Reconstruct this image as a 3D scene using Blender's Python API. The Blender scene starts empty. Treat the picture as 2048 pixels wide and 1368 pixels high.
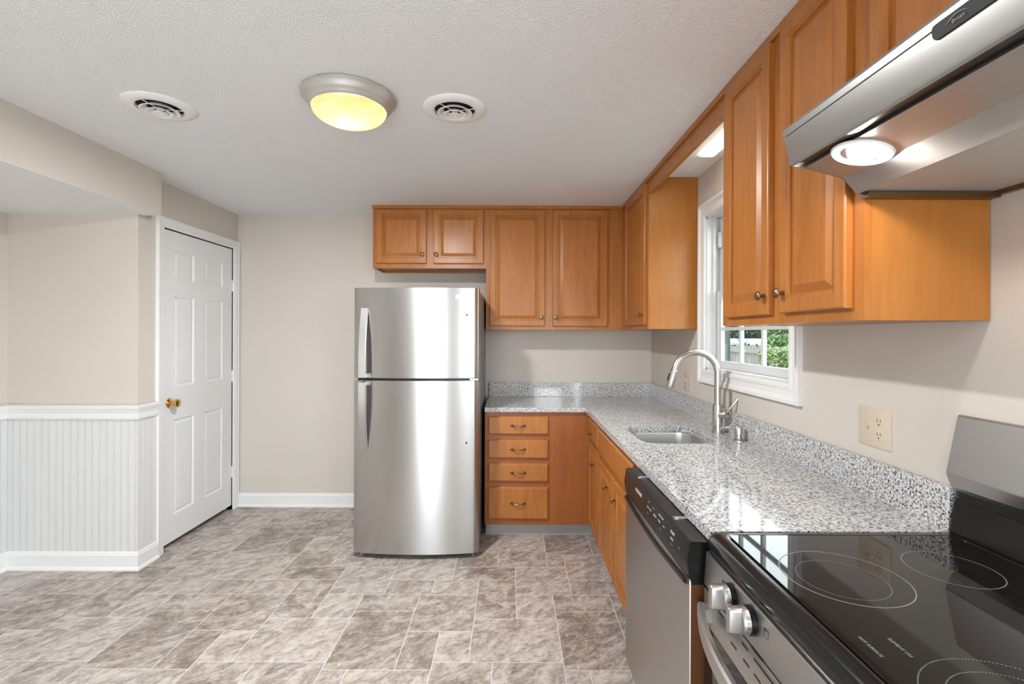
import bpy, bmesh, math, random
from mathutils import Vector, Matrix
random.seed(7)
S = bpy.context.scene
C = S.collection
PI = math.pi
# ------------------------------------------------------------------ camera
cam_d = bpy.data.cameras.new('camera')
cam = bpy.data.objects.new('camera', cam_d); C.objects.link(cam)
cam.location = (0, 0, 1.42)
cam.rotation_euler = (PI/2, -0.00336, 0)
cam_d.sensor_width = 36.0
cam_d.lens = 979.9/2048*36.0
cam_d.shift_x = (1024-1021.78)/2048
cam_d.shift_y = -(684-669.37)/2048
cam_d.clip_start = 0.05; cam_d.clip_end = 400
S.camera = cam
# ------------------------------------------------------------------ view
S.view_settings.view_transform = 'Standard'
S.view_settings.look = 'None'
S.view_settings.gamma = 1.0
S.view_settings.use_curve_mapping = False
S.view_settings.exposure = 0.32
try:
    S.cycles.use_denoising = True
    S.cycles.max_bounces = 10
    S.cycles.diffuse_bounces = 5
    S.cycles.glossy_bounces = 5
    S.cycles.transparent_max_bounces = 8
    S.cycles.sample_clamp_indirect = 6.0
    S.cycles.blur_glossy = 0.3
    S.cycles.caustics_reflective = False
    S.cycles.caustics_refractive = False
except Exception:
    pass
# ------------------------------------------------------------------ sky
W = bpy.data.worlds.new('sky'); S.world = W; W.use_nodes = True
bg = W.node_tree.nodes['Background']
bg.inputs['Color'].default_value = (0.90, 0.96, 1.0, 1); bg.inputs['Strength'].default_value = 7.0
# ------------------------------------------------------------------ sun, and added fill lamps at unseen openings behind the camera
def lamp(name, kind, loc, rot, power, color=(1,1,1), **kw):
    d = bpy.data.lights.new(name, kind); d.energy = power; d.color = color
    for k, v in kw.items(): setattr(d, k, v)
    o = bpy.data.objects.new(name, d); C.objects.link(o); o.location = loc; o.rotation_euler = rot
    return o
lamp('sun', 'SUN', (0, 0, 20), (math.radians(28), math.radians(-18), 0), 0.8, (1, .95, .86), angle=0.02)
FILL_TINT = (.90, .985, 1.06)
lamp('added_fill_rear_right', 'AREA', (0.825, -2.72, 1.5), (-PI/2, 0, PI), 9, FILL_TINT, shape='RECTANGLE', size=0.55, size_y=1.2)  # added fill lamp in an unseen rear opening
lamp('added_fill_rear', 'AREA', (-0.95, -2.72, 1.05), (-PI/2, 0, PI), 22, FILL_TINT, shape='RECTANGLE', size=0.9, size_y=2.0)  # added fill lamp; the doorway is made up to brighten the room
lamp('added_fill_right', 'AREA', (1.27, -.85, 1.5), (0, PI/2, 0), 32, FILL_TINT, shape='RECTANGLE', size=1.1, size_y=1.3)  # added fill lamp; this window is made up to light the left side

XW, YB, ZC, XL = 1.156, 4.035, 2.401, -2.25
XF, YF = 0.8514, 3.730          # upper cabinet faces
ZB = 1.458
# ------------------------------------------------------------------ mesh builder
class MB:
    def __init__(s): s.v = []; s.f = []; s.m = []
    def add(s, vs, fs, mi=0):
        b = len(s.v); s.v += [tuple(p) for p in vs]
        for f in fs: s.f.append([b+i for i in f]); s.m.append(mi)
        return s
    def box(s, x0, x1, y0, y1, z0, z1, mi=0):
        v = [(x0,y0,z0),(x1,y0,z0),(x1,y1,z0),(x0,y1,z0),(x0,y0,z1),(x1,y0,z1),(x1,y1,z1),(x0,y1,z1)]
        return s.add(v, [(3,2,1,0),(4,5,6,7),(0,1,5,4),(1,2,6,5),(2,3,7,6),(3,0,4,7)], mi)
    def loft(s, rings, close=True, cap0=False, cap1=False, mi=0):
        n = len(rings[0]); b = len(s.v)
        for r in rings: s.v += [tuple(p) for p in r]
        for i in range(len(rings)-1):
            for k in range(n if close else n-1):
                k2 = (k+1) % n
                s.f.append([b+i*n+k, b+i*n+k2, b+(i+1)*n+k2, b+(i+1)*n+k]); s.m.append(mi)
        if cap0: s.f.append([b+k for k in reversed(range(n))]); s.m.append(mi)
        if cap1: s.f.append([b+(len(rings)-1)*n+k for k in range(n)]); s.m.append(mi)
        return s
    def lathe(s, prof, c=(0,0,0), axis='z', n=32, cap0=False, cap1=False, mi=0):
        rings = []
        for r, h in prof:
            ring = []
            for k in range(n):
                a = 2*PI*k/n; p, q = r*math.cos(a), r*math.sin(a)
                if axis == 'z': ring.append((c[0]+p, c[1]+q, c[2]+h))
                elif axis == 'x': ring.append((c[0]+h, c[1]+p, c[2]+q))
                elif axis == '-x': ring.append((c[0]-h, c[1]-p, c[2]+q))
                elif axis == '-y': ring.append((c[0]+p, c[1]-h, c[2]+q))
            rings.append(ring)
        return s.loft(rings, True, cap0, cap1, mi)
    def tube(s, path, r, n=12, caps=True, mi=0, sec=None, up=None):
        P = [Vector(p) for p in path]; rings = []
        T0 = (P[1]-P[0]).normalized()
        nrm = Vector(up) if up else (T0.orthogonal())
        for i, p in enumerate(P):
            T = (P[min(i+1, len(P)-1)]-P[max(i-1, 0)]).normalized()
            nrm = (nrm - T*nrm.dot(T)).normalized(); bn = T.cross(nrm)
            rr = r[i] if isinstance(r, (list, tuple)) else r
            if sec: rings.append([p + nrm*a*rr + bn*b*rr for a, b in sec])
            else: rings.append([p + nrm*math.cos(2*PI*k/n)*rr + bn*math.sin(2*PI*k/n)*rr for k in range(n)])
        return s.loft(rings, True, caps, caps, mi)
    def extrude(s, poly, axis, a0, a1, mi=0):
        def P(p, a):
            return {'x': (a, p[0], p[1]), 'y': (p[0], a, p[1]), 'z': (p[0], p[1], a)}[axis]
        return s.loft([[P(p, a0) for p in poly], [P(p, a1) for p in poly]], True, True, True, mi)
    def ringpanel(s, x0, x1, z0, z1, prof, cap0=False, mi=0):
        rings = [[(x0+i, y, z0+i), (x1-i, y, z0+i), (x1-i, y, z1-i), (x0+i, y, z1-i)] for i, y in prof]
        return s.loft(rings, True, cap0, True, mi)
    def quad(s, a, b, c, d, mi=0): return s.add([a,b,c,d], [(0,1,2,3)], mi)

def rrect(x0, x1, y0, y1, r, n=5):
    out = []
    for cx, cy, a0 in ((x1-r, y1-r, 0), (x0+r, y1-r, 90), (x0+r, y0+r, 180), (x1-r, y0+r, 270)):
        for k in range(n+1):
            a = math.radians(a0+90*k/n); out.append((cx+r*math.cos(a), cy+r*math.sin(a)))
    return out
def wloc(o):
    v = Vector((0,0,0))
    while o is not None: v = v + o.location; o = o.parent
    return v
def tag(o, label=None, cat=None, group=None, kind=None):
    if label: o['label'] = label
    if cat: o['category'] = cat
    if group: o['group'] = group
    if kind: o['kind'] = kind
    return o
def make_mesh(name, mb, mats, bevel=0, smooth=False, seg=2, weld=True, ang=35):
    bm = bmesh.new()
    vs = [bm.verts.new(p) for p in mb.v]
    for f, mi in zip(mb.f, mb.m):
        try:
            q = bm.faces.new([vs[i] for i in f]); q.material_index = mi
        except ValueError: pass
    if weld: bmesh.ops.remove_doubles(bm, verts=bm.verts, dist=1e-6)
    bmesh.ops.recalc_face_normals(bm, faces=bm.faces)
    if bevel:
        es = [e for e in bm.edges if len(e.link_faces) == 2 and e.calc_face_angle(0) > math.radians(30)]
        nb = bmesh.ops.bevel(bm, geom=es, offset=bevel, segments=seg, affect='EDGES', profile=0.5, clamp_overlap=True)
        if not smooth:
            for f in nb['faces']: f.smooth = True
    if smooth:
        for f in bm.faces: f.smooth = True
    if smooth or bevel:
        for e in bm.edges:
            e.smooth = not (len(e.link_faces) != 2 or e.calc_face_angle(0) > math.radians(ang))
    me = bpy.data.meshes.new(name); bm.to_mesh(me); bm.free()
    for m in (mats if isinstance(mats, (list, tuple)) else [mats]): me.materials.append(m)
    return me
def add(name, mb, mat, parent=None, loc=(0,0,0), rot=0, **kw):
    """mesh in the object's own coordinates"""
    o = bpy.data.objects.new(name, make_mesh(name, mb, mat, **kw)); C.objects.link(o)
    o.parent = parent; o.location = loc; o.rotation_euler = (0, 0, rot)
    return o
def addw(name, mb, mat, parent=None, **kw):
    """mesh given in world coordinates, hung on an unrotated parent"""
    L = wloc(parent) if parent else Vector((0,0,0))
    mb.v = [(p[0]-L.x, p[1]-L.y, p[2]-L.z) for p in mb.v]
    o = bpy.data.objects.new(name, make_mesh(name, mb, mat, **kw)); C.objects.link(o); o.parent = parent
    return o
def thing(name, label, cat, loc, group=None, kind=None):
    o = bpy.data.objects.new(name, None); C.objects.link(o); o.location = loc; o.empty_display_size = 0.1
    return tag(o, label, cat, group, kind)
def copy_tree(o, parent=None):
    c = o.copy(); C.objects.link(c)
    if parent: c.parent = parent
    for ch in list(o.children): copy_tree(ch, c)
    return c
def text_mb(s, size, depth=0.0004, align='CENTER'):
    """letters as mesh in local xz plane facing -y, centred on the origin"""
    cu = bpy.data.curves.new('letters', 'FONT'); cu.body = s; cu.size = size; cu.extrude = depth/2
    cu.align_x = align; cu.align_y = 'CENTER'; cu.resolution_u = 3
    o = bpy.data.objects.new('letters', cu); C.objects.link(o)
    bpy.context.view_layer.update()
    me = bpy.data.meshes.new_from_object(o.evaluated_get(bpy.context.evaluated_depsgraph_get()))
    mb = MB(); mb.add([(v.co.x, -v.co.z, v.co.y) for v in me.vertices], [list(p.vertices) for p in me.polygons])
    bpy.data.objects.remove(o); bpy.data.meshes.remove(me); bpy.data.curves.remove(cu)
    return mb
def xform(mb, M):
    mb.v = [tuple(M @ Vector(p)) for p in mb.v]; return mb

# ------------------------------------------------------------------ materials
def new_mat(name):
    m = bpy.data.materials.new(name); m.use_nodes = True
    return m, m.node_tree, m.node_tree.nodes['Principled BSDF']
def plain(name, col, rough=0.5, metal=0.0, spec=0.5, coat=0.0, emit=None, es=0):
    m, t, b = new_mat(name)
    b.inputs['Base Color'].default_value = (*col, 1); b.inputs['Roughness'].default_value = rough
    b.inputs['Metallic'].default_value = metal; b.inputs['Specular IOR Level'].default_value = spec
    b.inputs['Coat Weight'].default_value = coat
    if emit: b.inputs['Emission Color'].default_value = (*emit, 1); b.inputs['Emission Strength'].default_value = es
    return m
def N(t, typ, **kw):
    n = t.nodes.new(typ)
    for k, v in kw.items(): setattr(n, k, v)
    return n
def noise(t, vec, scale, detail=2, rough=0.5, dist=0.0):
    n = N(t, 'ShaderNodeTexNoise'); n.inputs['Scale'].default_value = scale; n.inputs['Detail'].default_value = detail
    n.inputs['Roughness'].default_value = rough; n.inputs['Distortion'].default_value = dist
    if vec is not None: t.links.new(vec, n.inputs['Vector'])
    return n.outputs['Fac']
def ramp(t, fac, stops, interp='LINEAR'):
    r = N(t, 'ShaderNodeValToRGB'); r.color_ramp.interpolation = interp
    e = r.color_ramp.elements
    while len(e) < len(stops): e.new(0.5)
    for x, (p, c) in zip(e, stops): x.position = p; x.color = (*c, 1)
    t.links.new(fac, r.inputs['Fac']); return r.outputs['Color']
def mapping(t, src='Object', scale=(1,1,1), rot=(0,0,0)):
    c = N(t, 'ShaderNodeTexCoord'); m = N(t, 'ShaderNodeMapping')
    m.inputs['Scale'].default_value = scale; m.inputs['Rotation'].default_value = rot
    t.links.new(c.outputs[src], m.inputs['Vector']); return m.outputs['Vector']
def bump(t, b, fac, strength, dist=0.001):
    n = N(t, 'ShaderNodeBump'); n.inputs['Strength'].default_value = strength; n.inputs['Distance'].default_value = dist
    t.links.new(fac, n.inputs['Height']); t.links.new(n.outputs['Normal'], b.inputs['Normal'])
def mixc(t, fac, a, b_, mode='MIX'):
    n = N(t, 'ShaderNodeMix', data_type='RGBA', blend_type=mode)
    for sock, v in ((n.inputs[0], fac), (n.inputs[6], a), (n.inputs[7], b_)):
        if hasattr(v, 'is_linked'): t.links.new(v, sock)
        else: sock.default_value = v if not isinstance(v, tuple) else (*v, 1)
    return n.outputs[2]

def wall_mat(name, col, rough=0.75, bs=0.15):
    m, t, b = new_mat(name); v = mapping(t)
    n = noise(t, v, 2.0, 2); c = ramp(t, n, [(0.3, tuple(x*0.975 for x in col)), (0.7, col)])
    t.links.new(c, b.inputs['Base Color']); b.inputs['Roughness'].default_value = rough
    b.inputs['Specular IOR Level'].default_value = 0.3
    bump(t, b, noise(t, v, 160, 2), bs, 0.002); return m
M_wall = wall_mat('beige_wall_paint', (0.64, 0.592, 0.537))
M_white = wall_mat('white_trim_paint', (0.81, 0.815, 0.815), 0.4, 0.05)
M_bead = wall_mat('wainscot_paint', (0.70, 0.705, 0.705), 0.45, 0.05)
m, t, b = new_mat('textured_ceiling_paint'); v = mapping(t)
b.inputs['Base Color'].default_value = (0.90, 0.92, 0.94, 1); b.inputs['Roughness'].default_value = 0.8
n1 = noise(t, v, 165, 2, 0.45)
bump(t, b, ramp(t, n1, [(0.40, (0,0,0)), (0.66, (1,1,1))]), 0.6, 0.0035); M_ceil = m

def wood_mat(name, c1, c2, c3):
    m, t, b = new_mat(name)
    oi = N(t, 'ShaderNodeObjectInfo'); tc = N(t, 'ShaderNodeTexCoord')
    ad = N(t, 'ShaderNodeVectorMath', operation='ADD'); sc = N(t, 'ShaderNodeVectorMath', operation='SCALE')
    t.links.new(oi.outputs['Random'], sc.inputs[3]); sc.inputs[0].default_value = (37, 21, 13)
    t.links.new(tc.outputs['Object'], ad.inputs[0]); t.links.new(sc.outputs[0], ad.inputs[1])
    mp = N(t, 'ShaderNodeMapping'); mp.inputs['Scale'].default_value = (1, 1, 0.10); t.links.new(ad.outputs[0], mp.inputs['Vector'])
    g = noise(t, mp.outputs['Vector'], 42, 5, 0.6, 0.6)
    col = ramp(t, g, [(0.28, c1), (0.52, c2), (0.78, c3)])
    mp2 = N(t, 'ShaderNodeMapping'); mp2.inputs['Scale'].default_value = (1, 1, 0.35); t.links.new(ad.outputs[0], mp2.inputs['Vector'])
    cloud = noise(t, mp2.outputs['Vector'], 5, 3, 0.5, 0.8)
    col2 = mixc(t, 0.35, col, ramp(t, cloud, [(0.3, c1), (0.7, c3)]))
    t.links.new(col2, b.inputs['Base Color'])
    b.inputs['Roughness'].default_value = 0.34; b.inputs['Coat Weight'].default_value = 0.12; b.inputs['Coat Roughness'].default_value = 0.25; b.inputs['Specular IOR Level'].default_value = 0.35
    bump(t, b, g, 0.05, 0.001)
    return m
M_wood = wood_mat('honey_maple', (0.33, 0.108, 0.019), (0.41, 0.148, 0.030), (0.49, 0.195, 0.046))
M_woodend = wood_mat('honey_maple_veneer', (0.36, 0.127, 0.021), (0.42, 0.158, 0.030), (0.47, 0.190, 0.041))
M_woodbase = wood_mat('maple_shade_tint', (0.26, 0.076, 0.015), (0.31, 0.096, 0.020), (0.36, 0.120, 0.028))  # same maple; its different lighting is put into a darker, redder colour

m, t, b = new_mat('speckled_granite'); v = mapping(t)
a = ramp(t, noise(t, v, 150, 3, 0.6), [(0.36, (0.03,0.03,0.034)), (0.42, (0.22,0.225,0.235)), (0.47, (0.50,0.505,0.51)), (0.54, (0.70,0.70,0.70))])
g2 = ramp(t, noise(t, v, 70, 3, 0.6), [(0.36, (0.42,0.42,0.44)), (0.48, (1,1,1))])
g3 = ramp(t, noise(t, v, 300, 2, 0.5), [(0.31, (0.12,0.12,0.13)), (0.38, (1,1,1))])
t.links.new(mixc(t, 1.0, mixc(t, 0.85, a, g2, 'MULTIPLY'), g3, 'MULTIPLY'), b.inputs['Base Color'])
b.inputs['Roughness'].default_value = 0.07; b.inputs['IOR'].default_value = 1.55; M_granite = m

def steel(name, col, rough, sc, bs=0.05, an=0):
    m, t, b = new_mat(name); v = mapping(t, 'Object', sc)
    n = noise(t, v, 1.0, 2)
    b.inputs['Base Color'].default_value = (*col, 1); b.inputs['Metallic'].default_value = 1.0
    r = N(t, 'ShaderNodeMapRange'); r.inputs['To Min'].default_value = rough*0.93; r.inputs['To Max'].default_value = rough*1.07
    t.links.new(n, r.inputs['Value']); t.links.new(r.outputs['Result'], b.inputs['Roughness'])
    bump(t, b, n, bs, 0.001)
    if an:
        cv = N(t, 'ShaderNodeCombineXYZ'); cv.inputs['Z'].default_value = 1.0
        b.inputs['Anisotropic'].default_value = an; t.links.new(cv.outputs[0], b.inputs['Tangent'])
    return m
M_steel = steel('brushed_stainless_steel', (0.50, 0.495, 0.488), 0.26, (3, 3, 900), 0.015, 0.85)
M_steelv = steel('satin_stainless_steel', (0.50, 0.492, 0.48), 0.34, (600, 3, 600), 0.02)
M_hood = steel('hood_stainless_steel', (0.40, 0.392, 0.38), 0.30, (400, 3, 400), 0.006)
M_steeld = steel('dishwasher_stainless_steel', (0.48, 0.455, 0.43), 0.38, (3, 3, 700), 0.02, 0.8)
M_sink = plain('sink_steel', (0.62, 0.62, 0.61), 0.30, 1.0)
M_nickel = plain('brushed_nickel', (0.60, 0.58, 0.55), 0.25, 1.0)
M_fixture = plain('satin_nickel_fixture', (0.60, 0.59, 0.57), 0.42, 0.7)
M_chrome = plain('polished_metal', (0.8, 0.8, 0.8), 0.12, 1.0)
M_brass = plain('polished_brass', (0.85, 0.56, 0.18), 0.12, 1.0)
M_bronze = plain('antique_bronze', (0.24, 0.165, 0.085), 0.33, 1.0)
M_black = plain('black_plastic', (0.008, 0.008, 0.008), 0.30, spec=.3)
M_enamel = plain('black_enamel', (0.010, 0.010, 0.010), 0.16, spec=.35)
M_glassblk = plain('black_ceramic_glass', (0.010, 0.009, 0.008), 0.03); M_glassblk.node_tree.nodes['Principled BSDF'].inputs['IOR'].default_value = 1.42
M_dark = plain('dark_void', (0.006, 0.006, 0.006), 0.9)
M_fridgeside = plain('fridge_side_paint', (0.16, 0.17, 0.19), 0.45)
M_hoodbadge = plain('dark_grey_badge', (0.045, 0.043, 0.040), 0.6, spec=.3)
M_print = plain('pale_print', (0.62, 0.62, 0.62), 0.6)
M_printg = plain('grey_print', (0.30, 0.30, 0.30), 0.6)
M_cookprint = plain('cooktop_print', (0.22, 0.22, 0.22), 0.6)
M_printd = plain('dark_print', (0.05, 0.05, 0.05), 0.6)
M_badge = plain('silver_badge', (0.80, 0.79, 0.77), 0.35, 0.3)
M_kick = plain('grey_vinyl', (0.36, 0.35, 0.34), 0.6)
M_ivory = plain('ivory_plastic', (0.64, 0.545, 0.43), 0.4)
M_ivoryd = plain('ivory_outlet_face', (0.66, 0.565, 0.45), 0.4)
M_register = plain('white_register_paint', (0.90, 0.895, 0.885), 0.4)
M_filter = plain('hood_liner', (0.50, 0.49, 0.47), 0.5, 0.3)
M_pvc = plain('white_vinyl', (0.68, 0.69, 0.70), 0.35)
M_caulk = plain('white_caulk', (0.85, 0.84, 0.82), 0.6)
M_copper = plain('brown_side_panel', (0.16, 0.060, 0.022), 0.35, 0.2)
# thin window glass
m, t, b = new_mat('window_glass'); t.nodes.remove(b)
tr = N(t, 'ShaderNodeBsdfTransparent'); tr.inputs['Color'].default_value = (0.93, 0.96, 0.95, 1)
gl = N(t, 'ShaderNodeBsdfGlossy'); gl.inputs['Roughness'].default_value = 0.01
mx = N(t, 'ShaderNodeMixShader'); lw = N(t, 'ShaderNodeLayerWeight'); lw.inputs['Blend'].default_value = 0.5
pw = N(t, 'ShaderNodeMath', operation='POWER'); pw.inputs[1].default_value = 5.0; t.links.new(lw.outputs['Facing'], pw.inputs[0])
sc5 = N(t, 'ShaderNodeMath', operation='MULTIPLY_ADD'); sc5.inputs[1].default_value = 0.5; sc5.inputs[2].default_value = 0.03; t.links.new(pw.outputs[0], sc5.inputs[0])
t.links.new(sc5.outputs[0], mx.inputs[0]); t.links.new(tr.outputs[0], mx.inputs[1]); t.links.new(gl.outputs[0], mx.inputs[2])
t.links.new(mx.outputs[0], t.nodes['Material Output'].inputs['Surface']); M_glass = m
# lamp glass: warm alabaster that glows with its bulb
m, t, b = new_mat('alabaster_lamp_glass'); v = mapping(t, 'Object', (1, 1, 1))
c = ramp(t, noise(t, v, 9, 3, 0.5, 1.2), [(0.35, (1.0, 0.66, 0.22)), (0.6, (1.0, 0.76, 0.36))])
b.inputs['Base Color'].default_value = (0.05, 0.04, 0.02, 1); b.inputs['Roughness'].default_value = 0.2
t.links.new(c, b.inputs['Emission Color']); b.inputs['Emission Strength'].default_value = 0.95
tl = N(t, 'ShaderNodeBsdfTranslucent'); tl.inputs['Color'].default_value = (0.0016, 0.0014, 0.0009, 1)
ad = N(t, 'ShaderNodeAddShader'); t.links.new(b.outputs[0], ad.inputs[0]); t.links.new(tl.outputs[0], ad.inputs[1])
t.links.new(ad.outputs[0], t.nodes['Material Output'].inputs['Surface']); M_dome = m
M_tubeglow = plain('lit_light_lens', (0.8, 0.8, 0.75), 0.5, emit=(1.0, 0.93, 0.74), es=7.0)
M_bulb = plain('lit_hood_bulb', (0.9, 0.9, 0.9), 0.5, emit=(1.0, 0.94, 0.87), es=200.0)
M_trimring = plain('white_lamp_ring', (0.85, 0.84, 0.82), 0.4)
# floor vinyl: every tile has its own offset and tone
m, t, b = new_mat('stone_look_vinyl')
uv = N(t, 'ShaderNodeUVMap'); uv.uv_map = 'uv'; at = N(t, 'ShaderNodeAttribute'); at.attribute_name = 'tone'
rt = N(t, 'ShaderNodeVectorRotate'); rt.rotation_type = 'Z_AXIS'; rt.inputs['Angle'].default_value = math.radians(-40); t.links.new(uv.outputs[0], rt.inputs['Vector'])
mp = N(t, 'ShaderNodeMapping'); mp.inputs['Scale'].default_value = (1, 1.7, 1); t.links.new(rt.outputs[0], mp.inputs['Vector'])
big = noise(t, mp.outputs['Vector'], 3.6, 8, 0.70, 1.8)
fine = noise(t, mp.outputs['Vector'], 24, 8, 0.74, 0.9)
mm = N(t, 'ShaderNodeMath', operation='MULTIPLY_ADD'); t.links.new(fine, mm.inputs[0]); mm.inputs[1].default_value = 0.85; mm.inputs[2].default_value = -0.425
flake = N(t, 'ShaderNodeMapRange'); flake.interpolation_type = 'SMOOTHSTEP'
flake.inputs['From Min'].default_value = 0.53; flake.inputs['From Max'].default_value = 0.57; flake.inputs['To Min'].default_value = -0.015; flake.inputs['To Max'].default_value = 0.075
t.links.new(noise(t, mp.outputs['Vector'], 4.6, 6, 0.62, 2.6), flake.inputs['Value'])
s0 = N(t, 'ShaderNodeMath', operation='ADD'); t.links.new(big, s0.inputs[0]); t.links.new(mm.outputs[0], s0.inputs[1])
s1 = N(t, 'ShaderNodeMath', operation='ADD'); t.links.new(s0.outputs[0], s1.inputs[0]); t.links.new(flake.outputs['Result'], s1.inputs[1])
s2 = N(t, 'ShaderNodeMath', operation='ADD'); t.links.new(s1.outputs[0], s2.inputs[0]); t.links.new(at.outputs['Fac'], s2.inputs[1])
col = ramp(t, s2.outputs[0], [(0.24, (0.15, 0.124, 0.108)), (0.38, (0.255, 0.217, 0.190)), (0.50, (0.365, 0.322, 0.292)), (0.62, (0.50, 0.455, 0.42)), (0.80, (0.62, 0.585, 0.56))])
tint = noise(t, uv.outputs[0], 3.1, 3, 0.5, 0.5)
col = mixc(t, 1.0, col, ramp(t, tint, [(0.35, (1.0, 0.99, 1.0)), (0.65, (1.0, 0.965, 0.93))]), 'MULTIPLY')
t.links.new(col, b.inputs['Base Color']); b.inputs['Roughness'].default_value = 0.38
b.inputs['Specular IOR Level'].default_value = 0.4
bump(t, b, fine, 0.08, 0.002); M_floor = m
M_grout = plain('pale_grout', (0.72, 0.68, 0.64), 0.6)

# ------------------------------------------------------------------ shell
def struct(name, mb, mat, label=None, cat=None, **kw):
    o = addw(name, mb, mat, None, **kw); o['kind'] = 'structure'
    return tag(o, label, cat)
X0, Y0 = -3.034, -2.6
# floor: pattern of rectangular tiles repeating every 1.028 x 1.093 m
PX, PY = 1.028, 1.093
xa, xb_, xc_, xd_, xe_, xg_, xh_, xi_, xj_ = -.796, -.690, -.489, -.430, -.335, -.179, -.075, .032, .232
tiles = [(xa, xc_, 2.073, 2.513, -.03), (xc_, xe_, 2.073, 2.344, -.02), (xe_, xg_, 2.122, 2.344, .10), (xg_, xj_, 2.122, 2.449, .07),
 (xc_, xg_, 2.344, 2.674, -.01), (xa, xc_, 2.513, 2.674, .0), (xi_, xj_, 2.449, 2.674, .06), (xg_, xi_, 2.449, 2.835, .0),
 (xd_, xg_, 2.674, 2.835, .06), (xb_, xd_, 2.674, 2.835, .02), (xi_, xb_+PX, 2.674, 2.995, .05), (xe_, xi_, 2.835, 2.995, -.07),
 (xb_, xe_, 2.835, 3.166, .06), (xe_, xh_, 2.995, 3.215, .0), (xh_, xj_, 2.995, 3.215, .04), (xj_, xb_+PX, 2.995, 3.166, .05)]
fm = MB(); uvs = []; tones = []
fm.quad((X0-.1, Y0-.1, -.0004), (XW+.1, Y0-.1, -.0004), (XW+.1, YB+.1, -.0004), (X0-.1, YB+.1, -.0004), 1)
uvs += [(0,0)]*4; tones.append(0)
gq = 0.0017
for i in range(-4, 3):
    for j in range(-5, 3):
        for k, (x0, x1, y0, y1, tn) in enumerate(tiles):
            a0, a1, b0, b1 = x0+i*PX+gq, x1+i*PX-gq, y0+j*PY+gq, y1+j*PY-gq
            a0, a1, b0, b1 = max(a0, X0-.1), min(a1, XW+.1), max(b0, Y0-.1), min(b1, YB+.1)
            if a1-a0 < .004 or b1-b0 < .004: continue
            fm.quad((a0,b0,0), (a1,b0,0), (a1,b1,0), (a0,b1,0), 0)
            ou, ov = k*3.71, k*1.93+(i % 2)*0.01
            uvs += [(px-i*PX+ou, py-j*PY+ov) for px, py in ((a0,b0),(a1,b0),(a1,b1),(a0,b1))]
            tones.append(tn+random.uniform(-.015, .015))
fme = bpy.data.meshes.new('floor'); fme.from_pydata(fm.v, [], fm.f)
for mt in (M_floor, M_grout): fme.materials.append(mt)
ul = fme.uv_layers.new(name='uv')
for i, p in enumerate(uvs): ul.data[i].uv = p
ta = fme.attributes.new('tone', 'FLOAT', 'FACE')
for i, p in enumerate(fme.polygons): p.material_index = fm.m[i]; ta.data[i].value = tones[i]
floor = bpy.data.objects.new('floor', fme); C.objects.link(floor)
tag(floor, 'grey and tan stone look vinyl tile floor', 'floor', kind='structure')
struct('subfloor', MB().box(X0-.15, XW+.15, Y0-.12, YB+.15, -.15, -.004), M_dark, 'dark slab under the vinyl floor', 'floor')

struct('ceiling', MB().box(X0-.2, XW+.2, Y0-.12, YB+.15, ZC, ZC+.15), M_ceil, 'pale grey orange peel textured ceiling', 'ceiling')
struct('wall_back', MB().box(X0-.15, XW+.15, YB, YB+.12, 0, ZC), M_wall, 'beige back wall behind the fridge and cabinets', 'wall')
WY0, WY1, WZ0, WZ1 = 2.02, 2.900, 1.22, 2.12
XO = XW+.098
wm = MB().box(XW, XO, Y0, -1.5, 0, ZC).box(XW, XO, -.2, WY0, 0, ZC).box(XW, XO, -1.5, -.2, 0, .95).box(XW, XO, -1.5, -.2, 2.05, ZC).box(XW, XO, WY1, YB, 0, ZC).box(XW, XO, WY0, WY1, 0, WZ0).box(XW, XO, WY0, WY1, WZ1, ZC)  # the opening behind the camera is added for the right fill lamp
struct('wall_right', wm, M_wall, 'beige right wall with the window above the sink', 'wall')
DY0, DY1, DZ1 = 3.166, 3.962, 2.108
wm = MB().box(XL-.12, XL, 2.955, DY0, 0, ZC).box(XL-.12, XL, DY1, YB, 0, ZC).box(XL-.12, XL, DY0, DY1, DZ1, ZC)
struct('wall_left', wm, M_wall, 'beige left wall around the white door', 'wall')
struct('wall_alcove', MB().box(X0, XL-.12, 2.955, 3.08, 0, ZC), M_wall, 'beige wall above the beadboard wainscot, facing the camera', 'wall')
wm = MB().box(X0-.12, X0, Y0, YB, 0, ZC)
struct('wall_west', wm, M_wall, 'beige wall of the side passage at the left edge', 'wall')
wm = MB().box(X0-.12, -1.42, Y0-.12, Y0, 0, ZC).box(-.48, .55, Y0-.12, Y0, 0, ZC).box(1.10, XO, Y0-.12, Y0, 0, ZC)
wm.box(-1.42, -.48, Y0-.12, Y0, 2.06, ZC).box(.55, 1.10, Y0-.12, Y0, 0, .9).box(.55, 1.10, Y0-.12, Y0, 2.1, ZC)  # rear openings are added to let the fill lamps shine in
struct('wall_rear', wm, M_wall, 'beige unseen rear wall with openings added for fill light', 'wall')
# dropped header over the side passage: beige face, textured underside
hm = MB(); hx0, hx1, hy0, hy1, hz = X0, -2.136, Y0, 2.99, 2.14
hm.box(hx0, hx1, hy0, hy1, hz, ZC)
hm.m[0] = 1
struct('wall_header', hm, [M_wall, M_ceil], 'beige dropped header over the passage at upper left', 'wall')

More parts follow.
